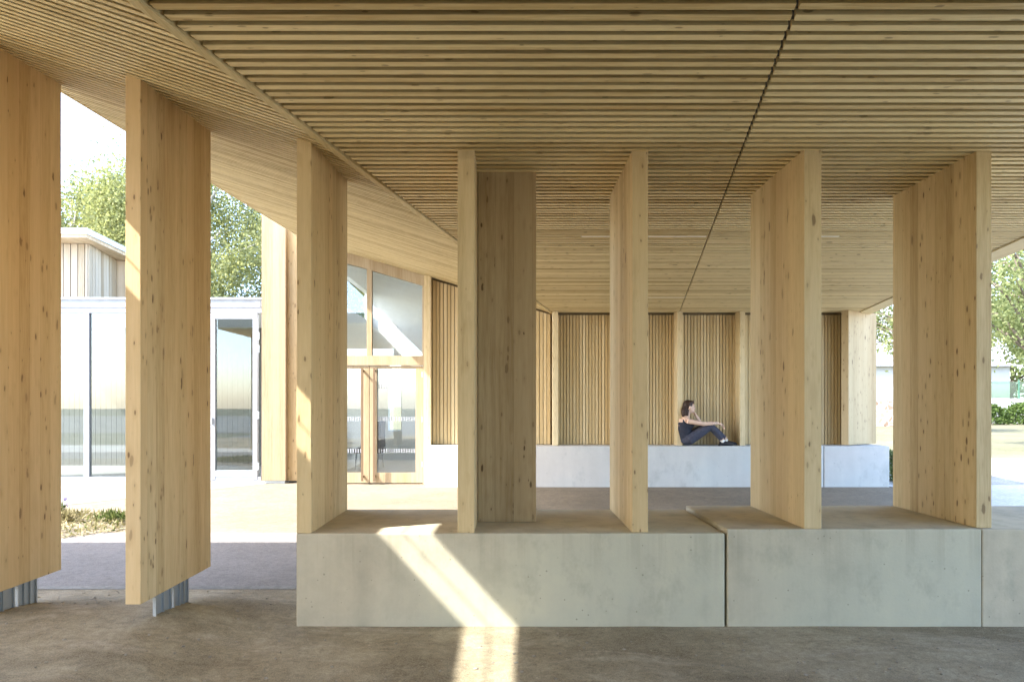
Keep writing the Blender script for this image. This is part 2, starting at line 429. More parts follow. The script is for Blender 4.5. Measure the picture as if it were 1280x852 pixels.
# ------------------------------------------------------------------ timber fins
FG = 'timber fins in the near row'
def fin(x0, x1, y0, y1, zb, label, mat=W_FIN, feet=None):
    c = ((x0+x1)/2, (y0+y1)/2, zb)
    ring = [(x0, y0), (x1, y0), (x1, y1), (x0, y1)]
    m = MB().prism(ring, zb, lambda x, y: zs(x, y) + .012)
    if not feet:
        o = m.build('timber_fin', mat, None, c, bevel=.004)
        return tag(o, label, 'timber fin', FG)
    t = thing('timber_fin', (c[0], c[1], 0), label, 'timber fin', FG)
    m.build('fin_panel', mat, t, bevel=.004)
    for seg in feet:
        f = MB()
        xm = (x0+x1)/2
        xm = x1 - .020
        f.box(xm - .005, xm + .005, seg[0] + .004, seg[-1] - .004, gh(xm, seg[0]) - .03, zb + .002)
        for yy in seg:
            f.box(x1 - .022, x1 - .002, yy - .005, yy + .005, gh(xm, yy) - .03, zb + .001)
        f.build('steel_foot', M_STEEL, t)
    return t
def sstep(t): t = max(0., min(1., t)); return t*t*(3-2*t)
def gh(x, y):
    """height of the soil: it rises towards the left under the canopy"""
    h = .118*sstep((-1.45 - x)/.75)*sstep((5.52 - y)/1.15)
    edge = sstep((5.52 - y)/.25)
    nz = mnoise.noise(Vector((x*1.3, y*1.3, 0)))*.010 + mnoise.noise(Vector((x*4, y*4, 3)))*.005
    near = sstep((abs(y - 4.5) )/.3) if x > -1.4 else 1.0
    return h + nz*edge*(.35 + .65*near)
BZ1, BZ2 = .595, .622
fin(-3.305, -3.205, 4.15, 5.10, .237, 'wide amber timber fin on steel feet, cut off by the left edge of the photo', W_FINL, [(4.42, 4.52, 4.62), (4.66, 4.72, 4.78, 4.84)])
fin(-2.268, -2.176, 4.21, 5.20, .237, 'timber fin hovering on steel feet, second from left, sunlit band on its edge', W_FINL, [(4.40, 4.50, 4.60), (4.64, 4.72, 4.78, 4.84)])
fin(-1.358, -1.264, 4.556, 5.575, BZ1, 'timber fin on the left end of the near bench, just left of the glazed doors', W_FIN)
fin(-.329, -.221, 4.57, 5.585, BZ1, 'narrow timber fin on the bench, joined on its right by the front-facing timber panel', W_FIN)
fin(.794, .898, 4.59, 5.60, BZ1, 'timber fin standing on the bench left of the seated woman, with a pale left side', W_FIN)
fin(1.895, 2.008, 4.57, 5.585, BZ2, 'timber fin on the near bench just right of the seated woman and the bench joint', W_FIN)
fin(3.020, 3.120, 4.60, 5.60, BZ2, 'broad timber fin ending the row, with leafy trees and lawn to its right', W_FIN)
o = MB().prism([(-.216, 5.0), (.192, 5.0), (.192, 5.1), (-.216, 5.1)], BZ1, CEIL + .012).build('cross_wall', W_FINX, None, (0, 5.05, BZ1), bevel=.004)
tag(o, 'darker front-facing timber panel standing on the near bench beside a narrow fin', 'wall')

# ------------------------------------------------------------------ near concrete bench
BG = 'concrete bench blocks in the near row'
def bench(x0, x1, y0, y1, z0, z1, mat, label, group):
    o = MB().box(x0, x1, y0, y1, z0, z1).build('concrete_bench', mat, None, ((x0+x1)/2, (y0+y1)/2, 0), bevel=.009)
    return tag(o, label, 'bench', group)
bench(-1.36, 1.382, 4.554, 5.60, -.1, BZ1, M_CONC, 'long grey concrete bench block crossed by a bright stripe of sun', BG)
bench(1.397, 3.025, 4.554, 5.62, -.1, BZ2, M_CONC, 'grey concrete bench block right of the dark joint, under the fin beside the seated woman', BG)
bench(3.029, 6.2, 4.556, 5.62, -.1, BZ2 - .002, M_CONC, 'grey concrete bench block running out of the right edge of the photo', BG)

# ------------------------------------------------------------------ far white bench and slatted wall
WG = 'white concrete bench blocks along the slatted wall'
bench(-1.42, 5.425, 12.27, 12.70, -.05, .70, M_WCONC, 'long white concrete bench along the slatted wall, with the woman sitting on it', WG)
bench(5.437, 6.56, 12.27, 12.95, -.05, .70, M_WCONC, 'short white concrete bench block at the far right end of the slatted wall', WG)

wall = thing('slatted_wall', (2.3, 12.85, 0), 'tall wall of vertical pale timber slats behind the white bench', 'wall')
m = MB(); x = -1.36
while x < 5.93:
    p = .066 if x < .72 else .057
    w = p - .011
    if not (.70 < x < .80):
        zt = zs(x + w/2, 12.72) - .035 
        d = random.uniform(-.0006, .0006)
        m.hexa([(x, 12.735+d, .705), (x+w, 12.735+d, .705), (x+w, 12.775, .705), (x, 12.775, .705)],
               [(x, 12.735+d, zs(x, 12.72)-.035), (x+w, 12.735+d, zs(x+w, 12.72)-.035), (x+w, 12.775, zs(x+w, 12.72)-.035), (x, 12.775, zs(x, 12.72)-.035)])
    x += p
m.build('slat_cladding', W_CLAD, wall)
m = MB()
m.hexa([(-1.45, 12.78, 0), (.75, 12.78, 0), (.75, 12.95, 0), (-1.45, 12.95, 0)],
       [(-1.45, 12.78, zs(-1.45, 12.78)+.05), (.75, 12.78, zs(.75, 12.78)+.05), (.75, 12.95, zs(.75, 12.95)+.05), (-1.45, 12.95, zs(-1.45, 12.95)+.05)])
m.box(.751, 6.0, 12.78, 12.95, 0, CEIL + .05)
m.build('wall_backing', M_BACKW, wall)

PG = 'slender posts along the slatted wall'
def post(x0, x1, y0, zt, label, zb=.70, y1=12.733):
    o = MB().prism([(x0, y0), (x1, y0), (x1, y1), (x0, y1)], zb, zt).build('timber_post', W_POST, None, ((x0+x1)/2, y0, zb), bevel=.003)
    return tag(o, label, 'post', PG)
post(-1.49, -1.372, 12.50, zs(-1.43, 12.6) - .01, 'timber post at the left end of the white bench beside the glazed doors', 0.0)
def ppx(px): return (px - CX)*12.5/F
for px, lab in ((695, 'slender timber post where the ceiling fold meets the slatted wall'),
                (772, 'slender timber post on the slatted wall, mostly behind the fin left of the seated woman'),
                (850, 'slender timber post the seated woman leans her back against'),
                (928, 'slender timber post just past the shoes of the seated woman'),
                (1003, 'slender timber post on the slatted wall behind the fin right of the woman')):
    post(ppx(px) - .055, ppx(px) + .035, 12.46, CEIL - .004, lab)
# angled end fin
A, B = Vector((5.87, 12.30, 0)), Vector((6.66, 12.90, 0))
nrm = Vector((-(B-A).y, (B-A).x, 0)).normalized()*.13
o = MB().prism([A, B, B+nrm, A+nrm], .715, CEIL - .004).build('timber_fin', W_FINX, None, (A.x, A.y, .7), bevel=.003)
tag(o, 'pale angled timber fin closing the far right end of the slatted wall', 'timber fin')

# ------------------------------------------------------------------ glazed timber screen with doors
YG = 12.76
scr = thing('glazed_screen', (-2.4, YG, 0), 'tall glazed timber screen with double doors under the sloping ceiling', 'glazed wall')
GL, GR = -3.52, -1.493
def zt(x, d=0.0): return zs(x, 12.72) - d
m = MB()
m.hexa([(GL, YG-.05, zt(GL, .19)), (GR, YG-.05, zt(GR, .19)), (GR, YG+.05, zt(GR, .19)), (GL, YG+.05, zt(GL, .19))],
       [(GL, YG-.05, zt(GL)+.04), (GR, YG-.05, zt(GR)+.04), (GR, YG+.05, zt(GR)+.04), (GL, YG+.05, zt(GL)+.04)])
m.build('head_beam', W_FRAME, scr)
m = MB(); m.box(GL, GR, YG-.06, YG+.06, 2.115, 2.285); m.build('transom', W_FRAME, scr)
for x0, x1 in ((GL, GL+.09), (-2.535, -2.445), (GR-.05, GR)):
    z0 = 2.286; m = MB()
    m.hexa([(x0, YG-.055, z0), (x1, YG-.055, z0), (x1, YG+.045, z0), (x0, YG+.045, z0)],
           [(x0, YG-.055, zt(x0, .187)), (x1, YG-.055, zt(x1, .187)), (x1, YG+.045, zt(x1, .187)), (x0, YG+.045, zt(x0, .187))])
    m.build('mullion', W_FRAME, scr)
for x0, x1 in ((GL+.09, -2.535), (-2.445, GR-.05)):
    m = MB(); m.hexa([(x0, YG-.008, 2.284), (x1, YG-.008, 2.284), (x1, YG+.008, 2.284), (x0, YG+.008, 2.284)],
                     [(x0, YG-.008, zt(x0, .188)), (x1, YG-.008, zt(x1, .188)), (x1, YG+.008, zt(x1, .188)), (x0, YG+.008, zt(x0, .188))])
    m.build('upper_pane', M_GLASS, scr)
for a, b in ((GL, GL+.07), (GR-.045, GR)): MB().box(a, b, YG-.05, YG+.05, 0, 2.114).build('door_jamb', W_FRAME, scr)
def leaf(x0, x1, hx):
    d = MB(); s = .125
    d.box(x0, x0+s, YG-.035, YG+.03, .015, 2.105); d.box(x1-s, x1, YG-.035, YG+.03, .015, 2.105)
    d.box(x0+s, x1-s, YG-.032, YG+.027, 1.99+.07, 2.105); d.box(x0+s, x1-s, YG-.032, YG+.027, .015, .20)
    dl = d.build('door', W_FRAME, scr, bevel=.003)
    MB().box(x0+s, x1-s, YG-.008, YG+.008, .20, 2.06).build('glass_pane', M_GLASS, dl)
    h = MB(); h.box(hx-.018, hx+.018, YG-.16, YG-.125, .06, 2.06)
    for zz in (.12, 2.0): h.box(hx-.012, hx+.012, YG-.125, YG-.034, zz, zz+.035)
    h.build('pull_handle', M_HANDLE, dl)
    for zz in (.55, 1.12, 1.70):
        k = MB(); n = int((x1-x0-2*s)/.045)
        for i in range(n):
            xx = x0+s+.03+i*.045
            k.box(xx, xx+.018, YG-.0105, YG-.0085, zz, zz+.075)
        o = k.build('glass_marking', M_WHITE, dl); o['kind'] = 'thing'
    for zz in (.3, 1.1, 1.9): MB().tube([(hx if False else (x1-.004 if hx < (x0+x1)/2 else x0+.004), YG-.045, zz), ((x1-.004 if hx < (x0+x1)/2 else x0+.004), YG-.045, zz+.1)], .011, 8).build('hinge', M_STEEL, dl)
leaf(-3.445, -2.495, -2.60); leaf(-2.487, -1.540, -2.385)
# room behind it
room = thing('hall_interior', (-1, 15.5, 0), 'bare white hall with tall slit windows seen through the glazed doors', 'room')
MB().box(-3.5, 5.2, 12.96, 18.0, -.2, .012).build('floor', M_FLOOR, room)
m = MB()                                         # back wall with four tall slits
slits = [(-3.05, -2.72), (-2.22, -1.92), (-1.62, -1.36), (-.9, -.6), (.2, .5), (1.6, 1.9)]
xs = -3.5
for a, b in slits:
    m.box(xs, a, 18.0, 18.25, 0, 5.2); m.box(a, b, 18.0, 18.25, 0, .75); m.box(a, b, 18.0, 18.25, 2.6, 5.2); xs = b
m.box(xs, 5.2, 18.0, 18.25, 0, 5.2)
m.build('back_wall', M_WALLW, room)
m = MB(); m.box(-3.62, -3.5, 13.0, 18.25, 0, 3.5); m.box(-3.62, -3.5, 13.0, 13.4, 3.5, 5.2); m.box(-3.62, -3.5, 17.9, 18.25, 3.5, 5.2); m.box(-3.62, -3.5, 13.4, 17.9, 4.2, 5.2); m.build('side_wall', M_WALLW, room)  # high opening left in this unseen wall to brighten the hall
MB().box(5.2, 5.3, 13.0, 18.25, 0, 5.2).build('side_wall', M_WALLW, room)
m = MB(); m.hexa([(-3.62, 12.96, 4.10), (.76, 12.96, 3.12), (.76, 18.25, 3.12), (-3.62, 18.25, 5.0)], [(-3.62, 12.96, 4.3), (.76, 12.96, 3.3), (.76, 18.25, 3.3), (-3.62, 18.25, 5.2)])
m.box(.761, 5.3, 12.96, 14.0, 3.12, 3.3); m.box(.761, 5.3, 17.3, 18.25, 3.12, 3.3); m.box(4.6, 5.3, 14.0, 17.3, 3.12, 3.3); m.build('ceiling', M_WALLW, room)  # hidden roof opening added to let daylight into the hall
for x0, yy, lab in ((-3.05, 15.6, 'dark upholstered chair inside the hall behind the left door'), ):
    t = thing('lounge_chair', (x0, yy, 0), lab, 'chair')
    MB().box(x0-.3, x0+.3, yy-.3, yy+.3, .36, .46).build('seat', M_DARK, t, bevel=.03)
    MB().box(x0+.18, x0+.3, yy-.3, yy+.3, .46, 1.05).build('backrest', M_DARK, t, bevel=.03)
    for sx in (-.26, .26):
        for sy in (-.26, .26):
            MB().tube([(x0+sx, yy+sy, .012), (x0+sx*.9, yy+sy*.9, .38)], [.014, .02], 8).build('leg', M_STEEL, t)

# ------------------------------------------------------------------ white framed glazed link on the left
YL = 13.3
lk = thing('glazed_link', (-6.5, YL, 0), 'low flat-roofed glazed link with white metal frames, in front of the birch trees', 'building')
def lx(px): return (px - CX)*YL/F
L0, L1 = -10.6, lx(327)
m = MB(); m.box(L0, L1, YL-.06, YL+3.2, 3.22, 3.36); m.build('fascia', M_WHITE, lk, bevel=.01)
m = MB(); m.box(L0, L1+.02, YL-.09, YL+3.2, 3.362, 3.40); m.build('roof_edge', M_ZINC, lk)
m = MB(); m.box(L0, L1, YL-.05, YL+.05, 0.0, .07); m.build('sill', M_WHITE, lk)
m = MB(); m.box(L0, L1, YL-.045, YL+.045, 3.12, 3.218); m.build('top_rail', M_WHITE, lk)
cols = [(-10.0, -9.92), (-9.0, -8.92), (lx(106.5), lx(113)), (lx(180), lx(187)), (lx(257.5), lx(264))]
for a, b in cols:
    MB().box(a, b, YL-.048, YL+.048, .071, 3.119).build('mullion', M_WHITE, lk, bevel=.004)
edges = [c for ab in cols for c in ab]
for a, b in zip(edges[1::2], edges[2::2]):
    MB().box(a, b, YL-.006, YL+.006, .07, 3.12).build('pane', M_GLASSL, lk)
dx0, dx1 = lx(264.5), lx(326.3)
d = MB(); s = .085
d.box(dx0, dx0+s, YL-.06, YL+.03, .02, 3.11); d.box(dx1-s-.05, dx1-.05, YL-.06, YL+.03, .02, 3.11)
d.box(dx0+s, dx1-s-.05, YL-.057, YL+.027, 3.11-s-.02, 3.11); d.box(dx0+s, dx1-s-.05, YL-.057, YL+.027, .072, .19)
dr = d.build('door', M_WHITE, lk, bevel=.004)
dr['label'] = 'narrow full-height white framed glass door'
MB().box(dx0+s, dx1-s-.05, YL-.012, YL+.0, .19, 3.11-s-.02).build('glass_pane', M_GLASSL, dr)
for zz in (2.62, 2.38, 1.15, .2):
    MB().box(dx1-.055, dx1-.015, YL-.085, YL-.04, zz, zz+.14).build('hinge', M_STEEL, dr)
MB().box(dx0+.02, dx0+.05, YL-.10, YL-.06, 1.05, 1.17).build('handle', M_STEEL, dr)
m = MB(); m.box(L0, L1, YL+.06, YL+3.2, -.05, .03); m.build('floor', M_FLOOR, lk)
m = MB(); x = L0
while x < L1:
    m.box(x, x+.112, YL+2.9, YL+2.94, .03, 2.6); x += .12
m.box(L0, L1, YL+2.95, YL+3.1, .03, 3.2)
m.build('inner_wall', M_INNER, lk)
m = MB(); m.box(L0, L1, YL+.06, YL+3.15, 3.16, 3.215); m.build('ceiling', M_WALLW, lk)

# pale fin closing the link, in front of the canopy eave
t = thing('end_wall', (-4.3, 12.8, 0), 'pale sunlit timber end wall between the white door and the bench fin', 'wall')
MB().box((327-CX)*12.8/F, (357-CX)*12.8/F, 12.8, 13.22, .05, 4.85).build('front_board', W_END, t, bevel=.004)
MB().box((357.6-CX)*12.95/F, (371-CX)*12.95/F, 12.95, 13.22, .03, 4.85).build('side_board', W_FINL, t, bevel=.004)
MB().box((330-CX)*12.8/F, (355-CX)*12.8/F, 12.85, 13.1, -.01, .06).build('steel_foot', M_STEEL, t)

# ------------------------------------------------------------------ boarded pavilion behind the link
pv = thing('boarded_pavilion', (-11.5, 19, 0), 'pavilion clad in pale vertical boards with a wide overhanging roof, behind the glazed link', 'building')
def boards(P, Q, z0, z1, w=.17, gap=.02, inset=0.0):
    P, Q = Vector(P), Vector(Q); d = (Q-P); L = d.length; d.normalize(); n = Vector((d.y, -d.x, 0))
    m = MB(); s = 0.0
    while s < L - .02:
        e = min(L, s + w - gap); a = P + d*s; b = P + d*e; k = random.uniform(0, .012)
        a0, b0 = a + n*(.03+k), b + n*(.03+k)
        m.prism([a0, b0, b, a], z0, z1); s += w
    return m
cn = Vector((-10.35, 17.5, 0)); lf = Vector((-16, 17.3, 0)); rt = Vector((-11.3, 22.2, 0))
W_BOARD = wood('pavilion_board_wood', (.44, .36, .26), 'Z', per_island=True, knots=False, var=.4)
m = boards(lf, cn, 0, 5.35); m.build('front_cladding', W_BOARD, pv)
m = boards(cn, rt, 0, 5.35, .2); m.build('side_cladding', W_BOARD, pv)
m = MB().prism([lf, cn, rt, (-16, 22.4, 0)], 0, 5.34); m.build('wall_core', M_BACK, pv)
q = cn + (rt-cn)*.42; nn = Vector(((rt-cn).y, -(rt-cn).x, 0)).normalized(); dd = (rt-cn).normalized()
m = MB().prism([q, q+nn*.32, q+nn*.32+dd*.5, q+dd*.5], 0, 5.34); m.build('pilaster', W_PALE, pv)
ov = [(-16.6, 16.7), (-10.0, 16.85), (-10.55, 22.9), (-16.6, 23.0)]
rz = lambda x, y: 5.36 + .02*(x + 10.0)*0
MB().prism(ov, 5.36, 5.44).build('soffit', W_PALE, pv)
MB().prism([(-16.65, 16.65), (-9.96, 16.8), (-10.5, 22.95), (-16.65, 23.05)], 5.442, 5.58).build('roof', M_ZINC, pv)

# ------------------------------------------------------------------ ground
def sheet(name, pts, z, mat):
    m = MB(); m.add([(p[0], p[1], z) for p in pts], [tuple(range(len(pts)))])
    return setting(m.build(name, mat))
sheet('ground', [(-260, -200), (260, -200), (260, 420), (-260, 420)], -.03, M_LAWN)
# soil grid under the canopy
m = MB(); nx, ny = 150, 110; x0, x1, y0, y1 = -4.7, 7.4, -4.0, 5.5
vs = [];
for j in range(ny+1):
    for i in range(nx+1):
        x = x0 + (x1-x0)*i/nx; y = y0 + (y1-y0)*(j/ny)**.6
        vs.append((x, y, gh(x, y)))
m.add(vs, [(j*(nx+1)+i, j*(nx+1)+i+1, (j+1)*(nx+1)+i+1, (j+1)*(nx+1)+i) for j in range(ny) for i in range(nx)])
setting(m.build('soil_floor', M_SOIL, smooth=True))
sheet('paved_court', [(-14, 5.4), (7.4, 5.4), (9.6, 12.3), (9.6, 13.0), (-3.4, 13.3), (-14, 13.5)], -.006, M_COURT)
sheet('shaded_asphalt_path', [(-14, 5.41), (-1.45, 5.41), (-1.45, 7.9), (-14, 7.9)], -.002, M_ASPH_SHADE)  # cooler shade tone for the court, ends just past the shadow edge
sheet('pale_plaza', [(6.45, 5.4), (7.5, 5.4), (9.7, 12.3), (9.7, 12.65), (6.62, 12.65)], -.002, M_LIGHT)
sheet('edge_strip', [(-12, 5.46), (-1.35, 5.46), (-1.35, 5.56), (-12, 5.56)], .003, M_STRIP)
sheet('pale_apron', [(-14, 10.2), (-6.4, 9.9), (-4.35, 12.75), (-4.35, 13.3), (-14, 13.3)], -.002, M_STRIP)
sheet('gravel_strip', [(6.7, 12.6), (24, 12.2), (24, 13.6), (6.7, 13.9)], -.001, M_GRAVEL)
sheet('path', [(6.7, 13.9), (40, 13.5), (40, 17.6), (6.7, 19.4)], -.014, M_STRIP)
sheet('side_bounce_ground', [(7.3, .5), (40, .5), (40, 12.2), (9.8, 12.2), (7.3, 5.6)], -.012, M_LIGHT)  # unseen pale ground added to bounce light under the canopy
sheet('open_yard', [(-60, -60), (60, -60), (60, -9.1), (-60, -9.1)], -.016, M_STRIP)
sheet('back_court', [(-12.1, -9.05), (7.25, -9.05), (7.25, -3.95), (-12.1, -3.95)], -.017, M_STRIP)
sheet('outer_bounce_ground', [(-60, 1.5), (-12.1, 1.5), (-12.1, 5.3), (-60, 5.3)], -.018, M_LIGHT)  # unseen pale ground, added for more bounce from the left
sheet('left_bounce_ground', [(-12.2, 3.4), (-4.5, 3.4), (-4.5, 5.45), (-12.2, 5.45)], -.012, M_LIGHT)  # unseen pale ground added to bounce sun in from the left
sheet('low_bounce_ground', [(-12.2, -4), (-4.5, -4), (-4.5, 3.4), (-12.2, 3.4)], -.013, M_SOIL)  # unseen soil put here to cut bounce onto the fin fronts

M_GRIT = plain('grit_stone', (.30, .26, .20), .85, var=.4, scale=30)
m = MB(); rg = random.Random(17)
for _ in range(1000):
    x, y = rg.uniform(-4.4, 4.2), rg.uniform(3.2, 5.45)
    if -1.4 < x and y > 4.53: continue
    q = rg.random()
    rr = .0025 + .007*q*q*q; zz = gh(x, y)
    m.ball((x, y, zz + rr*.3), (rr*rg.uniform(.8, 1.6), rr*rg.uniform(.8, 1.6), rr*.7), 6, 4)
setting(m.build('grit', M_GRIT), 'stuff')

# ------------------------------------------------------------------ planting bed on the left
m = MB(); ring = []
for k in range(40):
    a = 2*math.pi*k/40; r = 1 + .12*mnoise.noise(Vector((math.cos(a)*2, math.sin(a)*2, 5)))
    ring.append((-6.0 + 1.65*r*math.cos(a), 8.25 + 1.05*r*math.sin(a)))
m.add([(-6.0, 8.25, .05)] + [(p[0], p[1], 0.0) for p in ring], [(0, 1+k, 1+(k+1) % 40) for k in range(40)])
setting(m.build('mulch_bed', M_MULCH, smooth=True), 'structure')
M_DRY = leafmat('dry_leaf', (.20, .17, .09), (.42, .37, .22), .2)
M_GRN = leafmat('bed_leaf', (.06, .09, .03), (.17, .19, .07), .3)
M_LIL = leafmat('lilac_petal', (.20, .17, .38), (.34, .30, .52), .3)
def leafquad(m, p, size, rnd, up=.4, mi=0, asp=.5):
    d = Vector((rnd.gauss(0,1), rnd.gauss(0,1), rnd.gauss(up,1))).normalized()
    u = d.cross(Vector((rnd.gauss(0,1), rnd.gauss(0,1), rnd.gauss(0,1)))).normalized()
    p = Vector(p); L = size*rnd.uniform(.6, 1.3); w = L*asp
    m.add([p, p + d*L*.5 + u*w*.5, p + d*L, p + d*L*.5 - u*w*.5], [(0,1,2,3)], mi)
rnd = random.Random(3)
m = MB()
for _ in range(5200):
    a = rnd.uniform(0, 6.283); r = math.sqrt(rnd.random())*1.03
    x, y = -6.0 + 1.65*r*math.cos(a), 8.25 + 1.05*r*math.sin(a)
    leafquad(m, (x, y, .05*(1-r)+.012), .075, rnd, .15, 0 if rnd.random() < .88 else 1, .25)
setting(m.build('ground_cover', [M_DRY, M_GRN]), 'stuff')
for i, (x, y, h, lab, mt) in enumerate(((-5.62, 8.72, .22, 'small tuft with lilac flowers in the mulch bed', M_LIL), (-5.3, 8.5, .15, 'low dry grassy tuft in the middle of the mulch bed', M_DRY),
                        (-4.75, 8.55, .13, 'low green tuft at the right edge of the mulch bed', M_GRN))):
    t = thing('garden_plant', (x, y, .0), lab, 'plant', 'small plants in the mulch bed')
    m = MB()
    for _ in range(260):
        leafquad(m, (x + rnd.gauss(0,.09), y + rnd.gauss(0,.07), .02 + rnd.random()*h*.6), .09, rnd, 1.0, 0, .2)
    m.build('leaves', M_GRN if i != 1 else M_DRY, t)
    if i == 0:
        m = MB()
        for _ in range(120): leafquad(m, (x + rnd.gauss(0,.09), y + rnd.gauss(0,.07), .1 + rnd.random()*h*.8), .05, rnd, .6, 0, .7)
        f = m.build('flowers', M_LIL, t); f['kind'] = 'stuff'

# ------------------------------------------------------------------ trees
M_BARK = plain('tree_bark', (.16, .13, .10), .9, var=.35, scale=9)
M_BIRCHBARK = plain('birch_bark', (.45, .43, .40), .85, var=.4, scale=7)
M_BIRCH = leafmat('birch_leaf', (.17, .19, .08), (.355, .365, .19), .5)
M_LIME = leafmat('lime_leaf', (.14, .17, .07), (.31, .34, .17), .5)
M_HEDGE = leafmat('hedge_leaf', (.04, .07, .02), (.12, .17, .05), .3)
M_FAR = leafmat('far_leaf', (.07, .10, .04), (.20, .24, .10), .4)
def tree(x, y, h, rx, rz, zc, n, leaf, seed, label, leafm, bark, name='tree', group=None, droop=.5, nclump=70, cl=.9):
    rr = random.Random(seed)
    t = thing(name, (x, y, 0), label, 'tree', group)
    m = MB()
    top = Vector((x + rr.uniform(-.3,.3), y, zc + rz*.75))
    pts = [Vector((x, y, -.05)).lerp(top, k/6) + Vector((rr.uniform(-.12,.12), rr.uniform(-.12,.12), 0))*(k > 0) for k in range(7)]
    r0 = h*.022
    m.tube(pts, [r0*(1-.13*k) for k in range(7)], 9)
    ends = []
    for k in range(nclump):
        while True:
            v = Vector((rr.uniform(-1,1), rr.uniform(-1,1), rr.uniform(-1,1)))
            if .25 < v.length < 1: break
        c = Vector((x + v.x*rx, y + v.y*rx, zc + v.z*rz*(1.0 if v.z > 0 else .9)))
        ends.append(c)
        if k < 34:
            zb = max(zc - rz*.85, c.z - rr.uniform(.25, .6)*rx)
            ft = min(.95, max(.15, zb/top.z))
            b = pts[0].lerp(top, ft)
            mid = b.lerp(c, .5) + Vector((0, 0, .22*rx*rr.uniform(.2, 1)))
            m.tube([b, b.lerp(mid, .55) + Vector((0,0,.05)), mid, c], [r0*.38, r0*.28, r0*.18, r0*.05], 6)
    m.build('trunk', bark, t, smooth=True)
    m = MB(); per = n//nclump
    for c in ends:
        s = rr.uniform(.55, 1.25)*cl
        k = int(per*rr.uniform(.5, 1.4))
        for _ in range(k):
            p = c + Vector((rr.gauss(0, s*.5), rr.gauss(0, s*.5), rr.gauss(-droop*s*.3, s*(.42 + droop*.35))))
            leafquad(m, p, leaf, rr, -.5*droop, 0, .62)
    m.build('crown', leafm, t)
    return t
BT = 'birch trees behind the link'
tree(-13.6, 31, 12.5, 4.6, 4.6, 7.6, 95000, .13, 11, 'large weeping birch showing between the amber fin and the pale end wall', M_BIRCH, M_BIRCHBARK, 'birch_tree', BT, .9, 130, 1.0)
tree(-20.2, 33, 12.5, 4.6, 4.9, 7.3, 80000, .16, 12, 'birch with airy crown rising above the roof of the boarded pavilion', M_BIRCH, M_BIRCHBARK, 'birch_tree', BT, .6, 120, .85)
tree(-9.0, 36, 11.5, 3.6, 4.0, 7.0, 52000, .14, 13, 'smaller birch just above the white door, beside the pale end wall', M_BIRCH, M_BIRCHBARK, 'birch_tree', BT, .8, 90, 1.0)
RT = 'leafy trees beyond the lawn'
tree(16.6, 22.5, 9.0, 3.1, 3.3, 5.6, 20000, .115, 21, 'bright green leafy tree filling the gap right of the last fin', M_LIME, M_BARK, 'tree', RT, .4, 120, .62)
tree(25.5, 33, 10.0, 3.6, 3.6, 6.3, 9000, .22, 22, 'light green tree with thin crown behind the brightest tree at the right edge', M_LIME, M_BARK, 'tree', RT, .4, 80, .8)
tree(20.6, 37, 8.8, 2.6, 2.2, 6.0, 5200, .20, 23, 'thin yellow-green crown above the white house, in the gap left of the last fin', M_LIME, M_BARK, 'tree', RT, .4, 60, .7)
tree(37, 64, 10, 4.5, 4.2, 5.6, 9000, .34, 24, 'distant rounded green tree behind the mesh fence', M_FAR, M_BARK, 'tree', RT, .3, 70, 1.3)
tree(48, 68, 11, 5.0, 4.6, 6.2, 9000, .34, 25, 'distant broad green tree at the far right behind the fence', M_FAR, M_BARK, 'tree', RT, .3, 70, 1.3)

# ------------------------------------------------------------------ beyond the lawn on the right
M_HOUSE = plain('house_render', (.50, .495, .48), .85, var=.05)
M_TILE = plain('house_roof_tile', (.30, .31, .33), .8, var=.2, scale=3)
hs = thing('white_house', (30, 58, 0), 'distant white house with grey pitched roof, in the gap left of the last fin', 'house')
MB().box(26.5, 38, 54, 62, 0, 4.4).build('wall', M_HOUSE, hs)
m = MB(); m.add([(26.0, 53.4, 4.3), (38.5, 53.4, 4.3), (38.5, 58, 9.2), (29.6, 58, 9.2), (38.5, 62.6, 4.3), (26.0, 62.6, 4.3)],
                [(0,1,2,3), (3,2,4,5), (0,3,5), (1,4,2), (0,5,4,1)]); m.build('roof', M_TILE, hs)
m = MB(); m.add([(30.2, 54.3, 4.2), (33.4, 54.3, 4.2), (31.8, 54.3, 7.6), (30.2, 58, 4.2), (33.4, 58, 4.2), (31.8, 58, 7.6)],
                [(0,1,2), (0,2,5,3), (1,4,5,2), (3,5,4), (0,3,4,1)]); m.build('dormer', M_HOUSE, hs)
MB().box(30.4, 31.5, 53.93, 53.98, 1.0, 2.4).build('window', M_DARK, hs)
# rubble stone wall
M_STONE = None
T = NT('rubble_stone'); co = T.coord()
vo = T.node('ShaderNodeTexVoronoi'); vo.inputs['Scale'].default_value = 3.2; T.link(co, vo.inputs['Vector'])
ve = T.node('ShaderNodeTexVoronoi', feature='DISTANCE_TO_EDGE'); ve.inputs['Scale'].default_value = 3.2; T.link(co, ve.inputs['Vector'])
rc = T.node('ShaderNodeSeparateColor'); T.link(vo.outputs['Color'], rc.inputs[0])
c = T.ramp(rc.outputs[0], [(0, (.20, .13, .09)), (.5, (.38, .30, .23)), (1, (.55, .50, .44))])
c = T.mix(T.math('LESS_THAN', ve.outputs['Distance'], .05), c, (.55, .53, .50))
T.link(c, T.b.inputs['Base Color']); T.b.inputs['Roughness'].default_value = .9; M_STONE = T.mat
o = MB().prism([(21.0, 46.0), (27.6, 46.0), (27.6, 46.4), (21.0, 46.4)], 0, lambda x, y: 1.75 + .06*math.sin(x*5)).build('stone_wall', M_STONE, None, (24, 46, 0))
tag(o, 'low rubble stone wall at the edge of the lawn, below the white house', 'wall')
o = MB().box(30, 60, 53.0, 53.3, 0, 1.85).build('garden_wall', M_HOUSE, None, (40, 53, 0))
tag(o, 'low white garden wall under the green mesh fence', 'wall')
M_GREEN = plain('green_coated_wire', (.07, .16, .11), .5)
